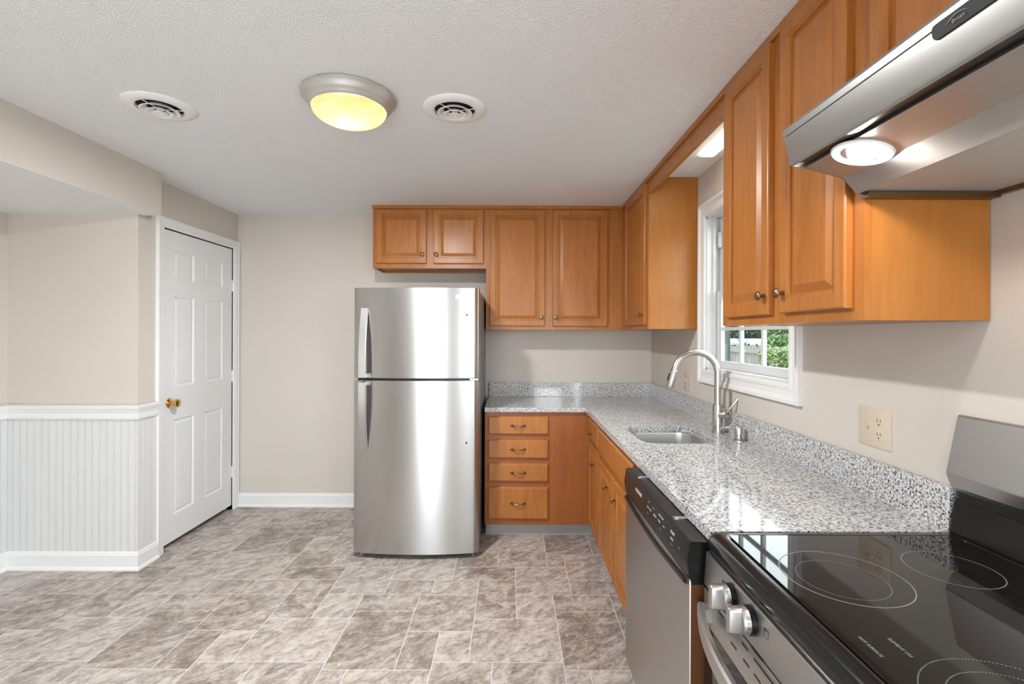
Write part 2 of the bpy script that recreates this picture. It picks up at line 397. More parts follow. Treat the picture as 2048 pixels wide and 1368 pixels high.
# baseboards and rails, profile given as (protrusion, height)
base_prof = [(0, .0), (.022, .0), (.022, .008), (.018, .017), (.012, .021), (.012, .088), (.008, .098), (.008, .102), (.003, .110), (0, .110)]
rail_prof = [(0, .905), (.010, .905), (.012, .918), (.012, .945), (.017, .950), (.017, .956), (.022, .964), (.026, .978), (.026, .984), (.012, .988), (0, .990)]
def run(prof, kind, fixed, a0, a1, sgn):
    mb = MB()
    if kind == 'y': mb.extrude([(fixed+sgn*p, z) for p, z in prof], 'x', a0, a1) if False else mb.loft([[(a0, fixed+sgn*p, z) for p, z in prof], [(a1, fixed+sgn*p, z) for p, z in prof]], True, True, True)
    else: mb.loft([[(fixed+sgn*p, a0, z) for p, z in prof], [(fixed+sgn*p, a1, z) for p, z in prof]], True, True, True)
    return mb
struct('baseboard_back', run(base_prof, 'y', YB, XL+.012, -.19, -1), M_white, 'white baseboard along the back wall by the fridge', 'baseboard')
def corner_run(prof):
    return MB().loft([[(X0+.01, 2.945-p, z) for p, z in prof], [(XL+.010+p, 2.945-p, z) for p, z in prof], [(XL+.010+p, 3.103, z) for p, z in prof]], True, True, True)
struct('baseboard_left', corner_run(base_prof), M_white, 'white baseboard wrapping the beadboard corner', 'baseboard')
struct('baseboard_west', run(base_prof, 'x', X0+.010, .3, 2.945, 1), M_white, 'white baseboard of the passage wall, left edge', 'baseboard')
struct('trim_1', corner_run(rail_prof), M_white, 'white chair rail wrapping the corner over the beadboard', 'trim')
struct('trim_3', run(rail_prof, 'x', X0+.010, 2.08, 2.945, 1), M_white, 'white chair rail of the passage wall, left edge', 'trim')
def beadboard(length, pitch=.0435):
    """profile (distance along, protrusion)"""
    p = [(0, 0)]; s = 0
    while s+pitch < length:
        p += [(s+.001, .009), (s+pitch-.0075, .009), (s+pitch-.0065, .005), (s+pitch-.005, .0085), (s+pitch-.003, .009), (s+pitch-.0018, .0085), (s+pitch-.0005, .004)]; s += pitch
    p += [(s+.001, .009), (length, .009), (length, 0)]
    return p
bp = beadboard(XL+.0095-X0)
struct('trim_4', MB().loft([[(X0+s, 2.955-d, z) for s, d in bp] for z in (0.02, .91)], True, True, True), M_bead, 'white beadboard wainscot facing the camera', 'wainscot')
bp = beadboard(3.103-2.946)
struct('trim_5', MB().loft([[(XL+d, 2.946+s, z) for s, d in bp] for z in (0.02, .91)], True, True, True), M_bead, 'narrow white beadboard strip beside the door', 'wainscot')
bp = beadboard(2.945-2.08)
struct('trim_6', MB().loft([[(X0+d, 2.945-s, z) for s, d in bp] for z in (0.02, .91)], True, True, True), M_bead, 'white beadboard wainscot of the passage wall, left edge', 'wainscot')

# ------------------------------------------------------------------ door with casing
door = thing('door_1', 'white six panel door with brass knob in left wall', 'door', (XL-.006, DY0+.4, .035), kind='structure')
prof6 = [(0, 0), (.004, .001), (.012, .008), (.016, .009), (.034, .0035), (.042, .0035)]
dw_, dz0, dz1 = DY1-DY0-.002, .035, DZ1-.006
ycol = [0, .113, .326, .440, .668, dw_]           # along the wall, from the near edge
zrow = [dz0, .205, .845, 1.06, 1.672, 1.78, 1.98, dz1]
dm = MB()
for i in range(5):
    for j in range(7):
        if i in (1, 3) and j in (1, 3, 5): dm.ringpanel(ycol[i], ycol[i+1], zrow[j]-dz0, zrow[j+1]-dz0, prof6)
        else: dm.quad((ycol[i], 0, zrow[j]-dz0), (ycol[i+1], 0, zrow[j]-dz0), (ycol[i+1], 0, zrow[j+1]-dz0), (ycol[i], 0, zrow[j+1]-dz0))
H_ = dz1-dz0
dm.add([(0,0,0),(dw_,0,0),(dw_,.035,0),(0,.035,0),(0,0,H_),(dw_,0,H_),(dw_,.035,H_),(0,.035,H_)], [(3,2,1,0),(4,5,6,7),(1,2,6,5),(2,3,7,6),(3,0,4,7)])
slab = add('door_panel', dm, M_white, door, loc=(0, -.399, 0), rot=PI/2)     # local x -> +y, local -y -> +x
km = MB().lathe([(.001, 0), (.033, 0), (.033, .004), (.026, .010), (.012, .013), (.011, .030), (.017, .034), (.026, .042), (.029, .052), (.026, .062), (.016, .068), (.001, .069)], (.070, 0, .925), '-y', 28)
add('door_knob', km, M_brass, slab, smooth=True)
for hz_ in (.305, 1.078, 1.806):
    hm_ = MB().lathe([(.0001, -.046), (.0055, -.046), (.0055, .046), (.0001, .046)], (dw_+.004, -.006, hz_-dz0), 'z', 10).box(dw_-.014, dw_+.004, -.0015, .001, hz_-dz0-.044, hz_-dz0+.044)
    add('hinge', hm_, M_white, slab, smooth=True)
cas_prof = [(0, 0), (0, .010), (.004, .012), (.012, .012), (.018, .016), (.048, .018), (.056, .022), (.062, .022), (.062, 0)]
cz = MB()
def casing(mb, a0, a1, z0, z1, prof, P, bottom=False):
    """door/window casing swept round an opening; P maps (along, height, protrusion) to xyz"""
    rings = []
    for o, p in prof:
        ring = [(a0-o, z0-(o if bottom else 0)), (a0-o, z1+o), (a1+o, z1+o), (a1+o, z0-(o if bottom else 0))]
        rings.append([P(a, z, p) for a, z in ring])
    mb.loft(rings, bottom)
    if not bottom:
        for k in (0, 3): mb.f.append([len(mb.v)-4*len(prof)+4*i+k for i in range(len(prof))]); mb.m.append(0)
    return mb
casing(cz, DY0, DY1, 0, DZ1, cas_prof, lambda a, z, p: (XL+p, a, z))
for o in (struct('trim_7', cz, M_white, 'white casing round the six panel door', 'casing'),): pass
jm = MB().box(XL-.12, XL+.001, DY0-.015, DY0, 0, DZ1).box(XL-.12, XL+.001, DY1, DY1+.015, 0, DZ1).box(XL-.12, XL+.001, DY0, DY1, DZ1, DZ1+.015)
jm.box(XL-.058, XL-.046, DY0, DY0+.012, 0, DZ1).box(XL-.058, XL-.046, DY1-.012, DY1, 0, DZ1)
struct('trim_8', jm, M_white, 'white jamb around the six panel door', 'jamb')

# ------------------------------------------------------------------ window over the sink
win = thing('window_1', 'white double hung window with muntins over the sink', 'window', (XW, (WY0+WY1)/2, WZ0), kind='structure')
wprof = [(0, 0), (0, .012), (.008, .016), (.020, .016), (.026, .012), (.050, .014), (.058, .020), (.066, .024), (.078, .024), (.080, .020), (.080, 0)]
addw('casing', casing(MB(), WY0, WY1, WZ0, WZ1, wprof, lambda a, z, p: (XW-p, a, z), True), M_white, win)
jm = MB()
for y0, y1, z0, z1 in ((WY0, WY0+.012, WZ0, WZ1), (WY1-.012, WY1, WZ0, WZ1), (WY0, WY1, WZ0, WZ0+.012), (WY0, WY1, WZ1-.012, WZ1)): jm.box(XW-.001, XO, y0, y1, z0, z1)
for y0, y1 in ((WY0+.012, WY0+.030), (WY1-.030, WY1-.012)): jm.box(XW+.030, XW+.046, y0, y1, WZ0+.012, WZ1-.012)
addw('jamb', jm, M_pvc, win)
def sash(name, x, z0, z1, gz0, gz1, gy0=2.126, gy1=2.807):
    y0, y1 = WY0+.014, WY1-.014
    mb = MB().box(x-.010, x+.010, y0, gy0, z0, z1).box(x-.010, x+.010, gy1, y1, z0, z1).box(x-.010, x+.010, gy0, gy1, z0, gz0).box(x-.010, x+.010, gy0, gy1, gz1, z1)
    s = addw(name, mb, M_pvc, win)
    addw('pane', MB().box(x-.002, x+.002, gy0-.003, gy1+.003, gz0-.003, gz1+.003), M_glass, s)
    mu = MB()
    for k in (1, 2):
        yy = gy0+(gy1-gy0)*k/3; mu.box(x-.0085, x+.0085, yy-.010, yy+.010, gz0, gz1)
    zz = (gz0+gz1)/2; mu.box(x-.008, x+.008, gy0, gy1, zz-.009, zz+.009)
    addw('muntin', mu, M_pvc, s); return s
sash('lower_sash', XW+.059, WZ0+.013, 1.677, 1.274, 1.640)
sash('upper_sash', XW+.081, 1.640, WZ1-.013, 1.678, 2.068)
addw('sash_latch', MB().box(XW+.050, XW+.0705, WY1-.060, WY1-.034, 1.93, 2.02), M_pvc, win, bevel=.003)

# ------------------------------------------------------------------ cabinet parts
def door_profile(t, fr, be=.012, sl=.026):
    return [(0, t), (0, .004), (.002, .0012), (.005, 0), (fr, 0), (fr+.002, .003), (fr+.005, .003), (fr+.007, .0055), (fr+be, .0055), (fr+be+.001, .0115), (fr+be+.004, .0115), (fr+be+sl, .0025), (fr+be+sl+.001, .002)]
def cab_door(parent, P, w, h, rot, mat, knob=None, t=.020, fr=.040, name='door'):
    """P = world position of the lower corner at the front plane; local x runs along the face"""
    d = MB().ringpanel(0, w, 0, h, door_profile(t, fr), True)
    L = wloc(parent)
    o = add(name, d, mat, parent, loc=(P[0]-L.x, P[1]-L.y, P[2]-L.z), rot=rot)
    if knob: add_knob(o, *knob)
    return o
knob_me = None
def add_knob(o, kx, kz):
    global knob_me
    if knob_me is None:
        km = MB().lathe([(.0001, 0), (.0085, 0), (.0085, .0015), (.0052, .004), (.0050, .013), (.0075, .0155), (.0148, .018), (.0160, .0205), (.0150, .0225), (.0120, .0235), (.0116, .0245), (.0085, .0262), (.0001, .0268)], (0,0,0), '-y', 24)
        knob_me = make_mesh('knob', km, M_bronze, smooth=True)
    k = bpy.data.objects.new('knob', knob_me); C.objects.link(k); k.parent = o; k.location = (kx, 0, kz)
def slab_front(parent, P, w, h, rot, mat, t=.020, name='drawer'):
    d = MB().ringpanel(0, w, 0, h, [(0, t), (0, .007), (.003, .0045), (.006, .0015), (.009, 0), (.012, 0)], True)
    L = wloc(parent)
    return add(name, d, mat, parent, loc=(P[0]-L.x, P[1]-L.y, P[2]-L.z), rot=rot)
def add_pull(o, kx, kz):
    mb = MB(); pth = []; rad = []
    for k in range(17):
        s = -1+2*k/16; pth.append((kx+s*.043, -.003-.020*(1-s*s)**.6, kz-.004*(1-s*s))); rad.append(.0040+.0022*max(0, abs(s)-.75)*4)
    mb.tube(pth, rad, 10)
    for s in (-1, 1): mb.lathe([(.0001, 0), (.009, 0), (.008, .003), (.0055, .006), (.0001, .008)], (kx+s*.043, 0, kz), '-y', 14); mb.tube([(kx+s*.047, -.004, kz), (kx+s*.058, -.002, kz-.0005)], [.0045, .0015], 8)
    add('pull', mb, M_bronze, o, smooth=True)
R_ = -PI/2      # local front (-y) looks to -x, local x runs towards the camera

# back run, uppers
sc_ = thing('upper_cabinet', 'short two door wooden wall cabinet above the fridge', 'cabinet', (-1.053, YF, 1.923))
bx = MB().box(-1.053, -.1905, YF+.019, YB-.002, 1.938, 2.374).box(-1.053, -1.038, YF+.019, YB-.002, 1.923, 1.938).box(-1.038, -.1905, YB-.02, YB-.002, 1.923, 1.938)
addw('carcass', bx, M_woodend, sc_)
ff = MB().box(-1.053, -1.015, YF, YF+.019, 1.923, 2.374).box(-.2285, -.1905, YF, YF+.019, 1.923, 2.374).box(-1.015, -.2285, YF, YF+.019, 1.923, 1.968).box(-1.015, -.2285, YF, YF+.019, 2.345, 2.374).box(-.655, -.58, YF, YF+.019, 1.968, 2.345)
addw('face_frame', ff, M_wood, sc_)
cab_door(sc_, (-1.026, YF-.02, 1.958), .384, .410, 0, M_wood, (.353, .067))
cab_door(sc_, (-.590, YF-.02, 1.957), .380, .411, 0, M_wood, (.023, .068))
tc_ = thing('upper_cabinet', 'tall two door wooden wall cabinet on the back wall', 'cabinet', (-.190, YF, ZB))
addw('carcass', MB().box(-.190, XW-.003, YF+.019, YB-.002, ZB, 2.374), M_woodend, tc_)
ff = MB().box(-.190, -.150, YF, YF+.019, ZB, 2.374).box(.70, XF-.0005, YF, YF+.019, ZB, 2.374).box(-.150, .70, YF, YF+.019, ZB, ZB+.04).box(-.150, .70, YF, YF+.019, 2.34, 2.374).box(.245, .33, YF, YF+.019, ZB+.04, 2.34)
addw('face_frame', ff, M_wood, tc_)
cab_door(tc_, (-.161, YF-.02, 1.486), .418, .881, 0, M_wood, (.394, .064))
cab_door(tc_, (.316, YF-.02, 1.485), .417, .881, 0, M_wood, (.023, .065))
# right run, uppers
cc = thing('upper_cabinet', 'narrow one door wooden wall cabinet in the corner left of window', 'cabinet', (XF, 3.037, ZB))
addw('carcass', MB().box(XF+.019, XW-.003, 3.037, YF+.0185, ZB, 2.374).box(XF+.021, XW-.003, 3.037, YF+.0185, 2.374, ZC-.001), M_woodend, cc)
addw('face_frame', MB().box(XF, XF+.019, 3.037, YF-.0005, ZB, 2.374), M_wood, cc)
cab_door(cc, (XF-.02, 3.600, 1.487), .530, .881, R_, M_wood, (.507, .062))
nc = thing('upper_cabinet', 'two door wooden wall cabinet between window and range hood', 'cabinet', (XF, 1.180, ZB))
addw('carcass', MB().box(XF+.019, XW-.003, 1.180, 1.967, ZB, 2.374).box(XF+.021, XW-.003, 1.180, 1.967, 2.374, ZC-.001), M_woodend, nc)
addw('face_frame', MB().box(XF, XF+.019, 1.180, 1.967, ZB, 2.374), M_wood, nc)
cab_door(nc, (XF-.02, 1.915, 1.488), .327, .882, R_, M_wood, (.303, .062))
cab_door(nc, (XF-.02, 1.525, 1.489), .303, .882, R_, M_wood, (.024, .061))
hc = thing('upper_cabinet', 'short wooden wall cabinet above the range hood', 'cabinet', (XF, .41, 1.925))
addw('carcass', MB().box(XF+.019, XW-.003, .41, 1.1795, 1.925, 2.374), M_woodend, hc)
addw('face_frame', MB().box(XF, XF+.019, .41, 1.1795, 1.925, 2.374), M_wood, hc)
cab_door(hc, (XF-.02, 1.143, 1.955), .337, .414, R_, M_wood, (.30, .06))
cab_door(hc, (XF-.02, .785, 1.955), .337, .414, R_, M_wood, (.03, .06))
va = addw('window_valance', MB().box(XF, XF+.019, 1.9675, 3.0365, 2.298, 2.374), M_wood); tag(va, 'straight wooden valance board bridging the cabinets over the window', 'valance')
tmb = MB().loft([[(p[0], p[1], z) for p in ((-1.058, YF-.012), (XF-.012, YF-.012), (XF-.012, .41), (XF+.02, .41), (XF+.02, YF+.02), (-1.058, YF+.02))] for z in (2.3745, ZC-.001)], True, True, True)
struct('trim_9', tmb, M_wood, 'wooden trim strip along the cabinet tops at the ceiling', 'trim')

# ------------------------------------------------------------------ base cabinets
YBF, XBF = 3.428, .559
db = thing('base_cabinet', 'wooden base cabinet of four drawers beside the fridge', 'cabinet', (-.180, YBF, 0))
addw('carcass', MB().box(-.180, .3915, YBF, YB-.003, .092, .883), M_woodbase, db)
for z0, z1 in ((.724, .850), (.558, .687), (.396, .523), (.135, .358)):
    dr = slab_front(db, (-.156, YBF-.02, z0), .421, z1-z0, 0, M_wood); add_pull(dr, .211, (z1-z0)/2)
addw('toe_kick', MB().box(-.174, .3915, YBF+.052, YBF+.065, 0, .092), M_kick, db)
cb = thing('base_cabinet', 'wooden corner base cabinet with blank panel, drawer and narrow door', 'cabinet', (.392, YBF, 0))
addw('carcass', MB().box(.392, XW-.003, YBF, YB-.003, .092, .883).box(XBF, XW-.003, 3.042, YBF, .092, .883), M_woodbase, cb)
dr = slab_front(cb, (XBF-.02, 3.40, .712), .352, .135, R_, M_wood); add_knob(dr, .142, .052)
cab_door(cb, (XBF-.02, 3.40, .120), .352, .562, R_, M_wood, (.215, .455))
addw('toe_kick', MB().box(.392, XBF+.05, YBF+.052, YBF+.065, 0, .092).box(XBF+.05, XBF+.063, 3.042, YBF+.065, 0, .092), M_kick, cb)
sb = thing('base_cabinet', 'wooden sink base cabinet with false front and two doors', 'cabinet', (XBF, 2.0, 0))
addw('carcass', MB().box(XBF, XBF+.019, 2.0, 3.0415, .092, .883).box(XBF+.019, XW-.003, 2.0, 2.018, .092, .883).box(XBF+.019, XW-.003, 3.0235, 3.0415, .092, .883).box(XBF+.019, XW-.003, 2.018, 3.0235, .092, .11), M_woodbase, sb)
slab_front(sb, (XBF-.02, 3.030, .697), .850, .143, R_, M_wood, name='false_front')
cab_door(sb, (XBF-.02, 3.012, .115), .440, .548, R_, M_wood, (.28, .455)); cab_door(sb, (XBF-.02, 2.545, .115), .430, .548, R_, M_wood, (.030, .455))
addw('toe_kick', MB().box(XBF+.05, XBF+.063, 2.0, 3.0415, 0, .092), M_kick, sb)

# ------------------------------------------------------------------ countertop with sink cut-out
CX, CY, CT, CB_ = .519, 3.398, .914, .884
SX0, SX1, SY0, SY1 = .625, .985, 2.290, 2.705
ct = thing('countertop', 'polished grey speckled granite countertop wrapping the corner', 'countertop', (CX, CY, CB_))
mb = MB()
rx0, rx1, ry0, ry1 = CX, XW-.003, 2.20, 2.80
hole = rrect(SX0, SX1, SY0, SY1, .075, 8)
hcx, hcy = (SX0+SX1)/2, (SY0+SY1)/2
def onrect(p):
    dx, dy = p[0]-hcx, p[1]-hcy
    k = min(((rx1-hcx)/dx if dx > 0 else (rx0-hcx)/dx) if abs(dx) > 1e-9 else 1e9, ((ry1-hcy)/dy if dy > 0 else (ry0-hcy)/dy) if abs(dy) > 1e-9 else 1e9)
    return [hcx+dx*k, hcy+dy*k]
outer = [onrect(p) for p in hole]
for cxy in ((rx0, ry0), (rx0, ry1), (rx1, ry0), (rx1, ry1)):
    i = min(range(len(outer)), key=lambda q: (outer[q][0]-cxy[0])**2+(outer[q][1]-cxy[1])**2); outer[i] = list(cxy)
mb.loft([[(p[0], p[1], CB_) for p in outer], [(p[0], p[1], CT) for p in outer], [(p[0], p[1], CT) for p in hole], [(p[0], p[1], CB_) for p in hole], [(p[0], p[1], CB_) for p in outer]], True)
mb.box(CX, XW-.003, 1.266, ry0, CB_, CT).box(CX, XW-.003, ry1, CY, CB_, CT).box(-.180, XW-.003, CY, YB-.003, CB_, CT)
addw('slab', mb, M_granite, ct, weld=False)
addw('backsplash', MB().box(-.176, XW-.003, YB-.023, YB-.003, CT, 1.028), M_granite, ct, bevel=.0015)
addw('backsplash', MB().box(XW-.023, XW-.003, 1.266, YB-.0235, CT, 1.028), M_granite, ct, bevel=.0015)
# sink
sk = thing('sink', 'undermount stainless steel sink bowl set in the granite', 'sink', (hcx, hcy, CB_-.2))
def rr(d, z, r): return [(p[0], p[1], z) for p in rrect(SX0-.004+d, SX1+.004-d, SY0-.004+d, SY1+.004-d, r, 8)]
mb = MB().loft([rr(-.02, CB_-.002, .09), rr(0, CB_-.002, .078), rr(.002, CB_-.012, .077), rr(.006, CB_-.15, .073), rr(.014, CB_-.178, .065), rr(.035, CB_-.192, .045), rr(.12, CB_-.198, .02)], True, False, True)
addw('bowl', mb, M_sink, sk, smooth=True, ang=60)
addw('drain', MB().lathe([(.0001, -.1955), (.030, -.1955), (.040, -.193), (.043, -.1955), (.043, -.1985)], (hcx, hcy, CB_), 'z', 24), M_chrome, sk, smooth=True)
# faucet
fx, fy = 1.078, 2.553
fa = thing('faucet', 'brushed nickel gooseneck pull-down faucet behind the sink', 'faucet', (fx, fy, CT))
addw('body', MB().lathe([(.0001, 0), (.029, 0), (.029, .004), (.0255, .008), (.0245, .03), (.0245, .138), (.023, .146), (.017, .147)], (fx, fy, CT), 'z', 28, cap1=True), M_nickel, fa, smooth=True)
pth = [(fx, fy, CT+.140), (fx, fy, 1.12), (fx, fy, 1.18)]
Rn, zc_ = .1135, 1.218
for k in range(0, 29):
    a = math.radians(168*k/28); pth.append((fx-Rn+Rn*math.cos(a), fy, zc_+Rn*math.sin(a)))
addw('neck', MB().tube(pth, .0163, 18, up=(0,1,0)), M_nickel, fa, smooth=True)
e = Vector(pth[-1]); dv = (Vector(pth[-1])-Vector(pth[-2])).normalized()
hd = addw('spray_head', MB().tube([e, e+dv*.004, e+dv*.006, e+dv*.05, e+dv*.092, e+dv*.098, e+dv*.099], [.0165, .0165, .0185, .0190, .0190, .0165, .0001], 18, up=(0,1,0)), M_nickel, fa, smooth=True)
q = e+dv*.035+Vector((-.0195, 0, -.004))
addw('spray_button', MB().tube([q-dv*.020, q-dv*.015, q+dv*.015, q+dv*.020], [.003, .0065, .0065, .003], 10, up=(0,1,0)), M_black, hd, smooth=True)
hv = Vector((.55, -.80, .25)).normalized(); hs = Vector((fx, fy, CT+.088))
hb = addw('handle_hub', MB().tube([hs+hv*.012, hs+hv*.050, hs+hv*.056, hs+hv*.057], [.0205, .0205, .018, .0001], 18), M_nickel, fa, smooth=True)
l0 = hs+hv*.044; l1 = l0+Vector((.055, -.030, .088))
addw('lever', MB().tube([l0, l0.lerp(l1, .1), l0.lerp(l1, .9), l1], [.005, .0058, .0052, .003], 12), M_nickel, hb, smooth=True)
# soap dispenser
sx, sy = 1.092, 2.349
so = thing('soap_dispenser', 'small brushed nickel soap dispenser beside the faucet', 'soap dispenser', (sx, sy, CT))
addw('body', MB().lathe([(.0001, 0), (.026, 0), (.026, .004), (.020, .008), (.0155, .012), (.0155, .030), (.019, .032), (.019, .066), (.017, .070), (.0001, .0705)], (sx, sy, CT), 'z', 24), M_nickel, so, smooth=True)
addw('spout', MB().tube([(sx-.012, sy, CT+.061), (sx-.045, sy, CT+.064), (sx-.078, sy, CT+.063), (sx-.088, sy, CT+.058)], [.0065, .0062, .0048, .004], 12), M_nickel, so, smooth=True)

# ------------------------------------------------------------------ refrigerator
FX0, FX1, FYF = -.998, -.201, 3.113
fr_ = thing('refrigerator', 'stainless steel top freezer refrigerator beside the drawer cabinet', 'refrigerator', ((FX0+FX1)/2, FYF, 0))
addw('cabinet_body', MB().box(FX0+.004, FX1-.004, FYF+.068, 3.985, .045, 1.706), M_fridgeside, fr_, bevel=.006)
def fdoor(z0, z1):
    fc = (FX0+FX1)/2; hw = (FX1-FX0)/2; pts = []
    for k in range(5):
        a = math.radians(90*k/4); pts.append((FX0+.010*(1-math.sin(a)), FYF+.010*(1-math.cos(a))+.003))
    pts = [(FX0, FYF+.062), (FX0, FYF+.012), (FX0+.003, FYF+.004)]
    for k in range(25):
        x = FX0+.008+(FX1-FX0-.016)*k/24; s = (x-fc)/hw; pts.append((x, FYF-.034*(1-s*s)))
    pts += [(FX1-.003, FYF+.004), (FX1, FYF+.012), (FX1, FYF+.062)]
    return MB().loft([[(p[0], p[1], z) for p in pts] for z in (z0, z1)], True, True, True)
fzd = addw('freezer_door', fdoor(1.144, 1.714), M_steel, fr_, smooth=True, ang=50)
frd = addw('fridge_door', fdoor(.034, 1.127), M_steel, fr_, smooth=True, ang=50)
addw('gasket', MB().box(FX0+.012, FX1-.012, FYF+.060, FYF+.070, .06, 1.70).box(FX0+.03, FX1-.02, FYF+.004, FYF+.066, 1.1272, 1.1438), M_black, fr_)
addw('base_grille', MB().box(FX0+.015, FX1-.015, FYF+.045, FYF+.085, .008, .036), M_black, fr_)
for fxp in (FX0+.04, FX1-.04):
    for fyp in (FYF+.06, 3.93): addw('foot', MB().lathe([(.0001, 0), (.016, 0), (.016, .012), (.008, .014), (.008, .05), (.0001, .05)], (fxp, fyp, 0), 'z', 12), M_chrome if fyp < 3.5 else M_black, fr_)
addw('hinge_cover', MB().box(FX1-.085, FX1-.012, FYF+.010, FYF+.15, 1.7075, 1.726), M_fridgeside, fr_, bevel=.004)
addw('center_hinge', MB().box(FX1-.06, FX1-.004, FYF-.004, FYF+.05, 1.130, 1.141), M_chrome, fr_, bevel=.002)
def fhandle(parent, ztop, zbot, up):
    mb = MB(); path = []; x = -.925
    surf = FYF-.034*(1-((x+.5995)/.3985)**2)
    for k in range(19):
        s = k/18; z = ztop+(zbot-ztop)*s
        bow = (.008+.052*math.sin(min(s*1.25, 1)*PI/2)) if up else (.008+.052*math.sin(min((1-s)*1.25, 1)*PI/2))
        path.append((x, surf-bow, z))
    sec = [(-.023, -.004), (-.020, -.008), (.020, -.008), (.023, -.004), (.023, .004), (.020, .007), (-.020, .007), (-.023, .004)]
    mb.tube(path, 1, sec=sec, up=(1, 0, 0))
    za, zb2 = (zbot, zbot+.022) if up else (ztop-.022, ztop)
    mb.box(x-.018, x+.018, surf-.058, surf+.006, za, zb2)
    za, zb2 = (ztop-.035, ztop) if up else (zbot, zbot+.035)
    mb.box(x-.018, x+.018, surf-.010, surf+.006, za, zb2)
    addw('handle', mb, M_steelv, parent, smooth=True)
fhandle(fzd, 1.583, 1.150, True); fhandle(frd, 1.122, .690, False)
bsurf = lambda x: FYF-.034*(1-((x+.5995)/.3985)**2)
bx_ = [-.350+.089*k/6 for k in range(7)]
bdg = addw('name_badge', MB().loft([[(x, bsurf(x)-.003, z) for x in bx_]+[(x, bsurf(x)+.002, z) for x in reversed(bx_)] for z in (1.645, 1.671)], True, True, True), M_badge, fzd); bdg['label'] = 'pale silver badge reading FRIGIDAIRE'
tm = xform(text_mb('FRIGIDAIRE', .0120), Matrix.Translation((-.3055, 0, 1.658)))
tm.v = [(p[0], p[1]+bsurf(p[0])-.0034, p[2]) for p in tm.v]
addw('lettering', tm, M_printd, bdg)
for zz, pa in ((1.544, fzd), (.734, frd)):
    addw('plug', MB().lathe([(.0001, .002), (.006, .002), (.006, -.004)], (-.279, bsurf(-.279), zz), '-y', 14), M_black, pa)

# ------------------------------------------------------------------ dishwasher
DWY0, DWY1 = 1.275, 1.985
dwr = thing('dishwasher', 'stainless steel dishwasher with black control panel under the counter', 'dishwasher', (.47, (DWY0+DWY1)/2, 0))
addw('tub', MB().box(.545, XW-.06, DWY0+.004, DWY1-.004, .10, .872), M_black, dwr)
dd = addw('door', MB().box(.468, .505, DWY0+.002, DWY1-.002, .115, .803), [M_steeld], dwr, bevel=.003)
addw('door_side', MB().box(.4715, .545, DWY0+.0005, DWY0+.003, .118, .800), M_copper, dwr)
pp = [(.472, .770), (.463, .795), (.459, .832), (.466, .879), (.471, .883), (.545, .880), (.545, .770)]
pn = MB().loft([[(p[0]+(.0 if abs(y-DWY0) > .01 and abs(y-DWY1) > .01 else .002), y, p[1]) for p in pp] for y in (DWY0, DWY0+.012, DWY1-.012, DWY1)], True, True, True)
cp = addw('control_panel', pn, M_black, dwr, smooth=True)
# pocket lip under the panel
lp = []
for k in range(13):
    s = k/12; lp.append((.4645, DWY0+.02+(DWY1-DWY0-.04)*s, .772-.018*math.sin(PI*s)))
addw('handle_lip', MB().tube(lp, .008, 8), M_black, dwr, smooth=True)
addw('kick_plate', MB().box(.56, .575, DWY0+.004, DWY1-.004, 0, .115), M_black, dwr)
for yy in (1.442, 1.854): addw('mounting_bracket', MB().box(.480, .540, yy-.010, yy+.010, .8825, .8837).lathe([(.0001, .0014), (.0035, .0014), (.0035, 0)], (.490, yy, .8830), 'z', 10), M_chrome, dwr)
def dw_text(s, y, z, size, mat=M_print, nm='lettering'):
    f_ = (z-.832)/(.879-.832) if z > .832 else 0
    px = .459+.007*f_ if z >= .832 else .459+.004*(.832-z)/.037
    tilt = math.atan2(.007, .047) if z > .832 else -math.atan2(.004, .037)
    M = Matrix.Translation((px-.0004, y, z)) @ Matrix.Rotation(-PI/2, 4, 'Z') @ Matrix.Rotation(-tilt, 4, 'X')
    addw(nm, xform(text_mb(s, size), M), mat, cp)
dw_text('FRIGIDAIRE', 1.765, .853, .0165)
for s, y, z, sz in (('Heavy', 1.640, .845, .010), ('Normal', 1.612, .845, .010), ('Quick', 1.640, .862, .008), ('Hi-Temp', 1.585, .860, .008), ('Rinse', 1.640, .826, .008), ('Options', 1.560, .845, .013), ('Heat Dry', 1.515, .862, .010), ('Delay', 1.515, .845, .012), ('Sanitize', 1.490, .862, .009), ('Air Dry', 1.500, .826, .008), ('Status', 1.470, .845, .009), ('START', 1.395, .856, .016), ('CANCEL', 1.395, .840, .010), ('Hold 3 sec', 1.395, .824, .006), ('Lock', 1.335, .840, .007)):
    dw_text(s, y, z, sz*.72, M_print if sz > .0085 else M_printg)

# ------------------------------------------------------------------ range
RY0, RY1 = .500, 1.262
rg = thing('range', 'stainless electric range with black glass cooktop under the hood', 'range', (.5, (RY0+RY1)/2, 0))
addw('body', MB().box(.530, XW-.02, RY0+.004, RY1-.004, .04, .868), M_fridgeside, rg)
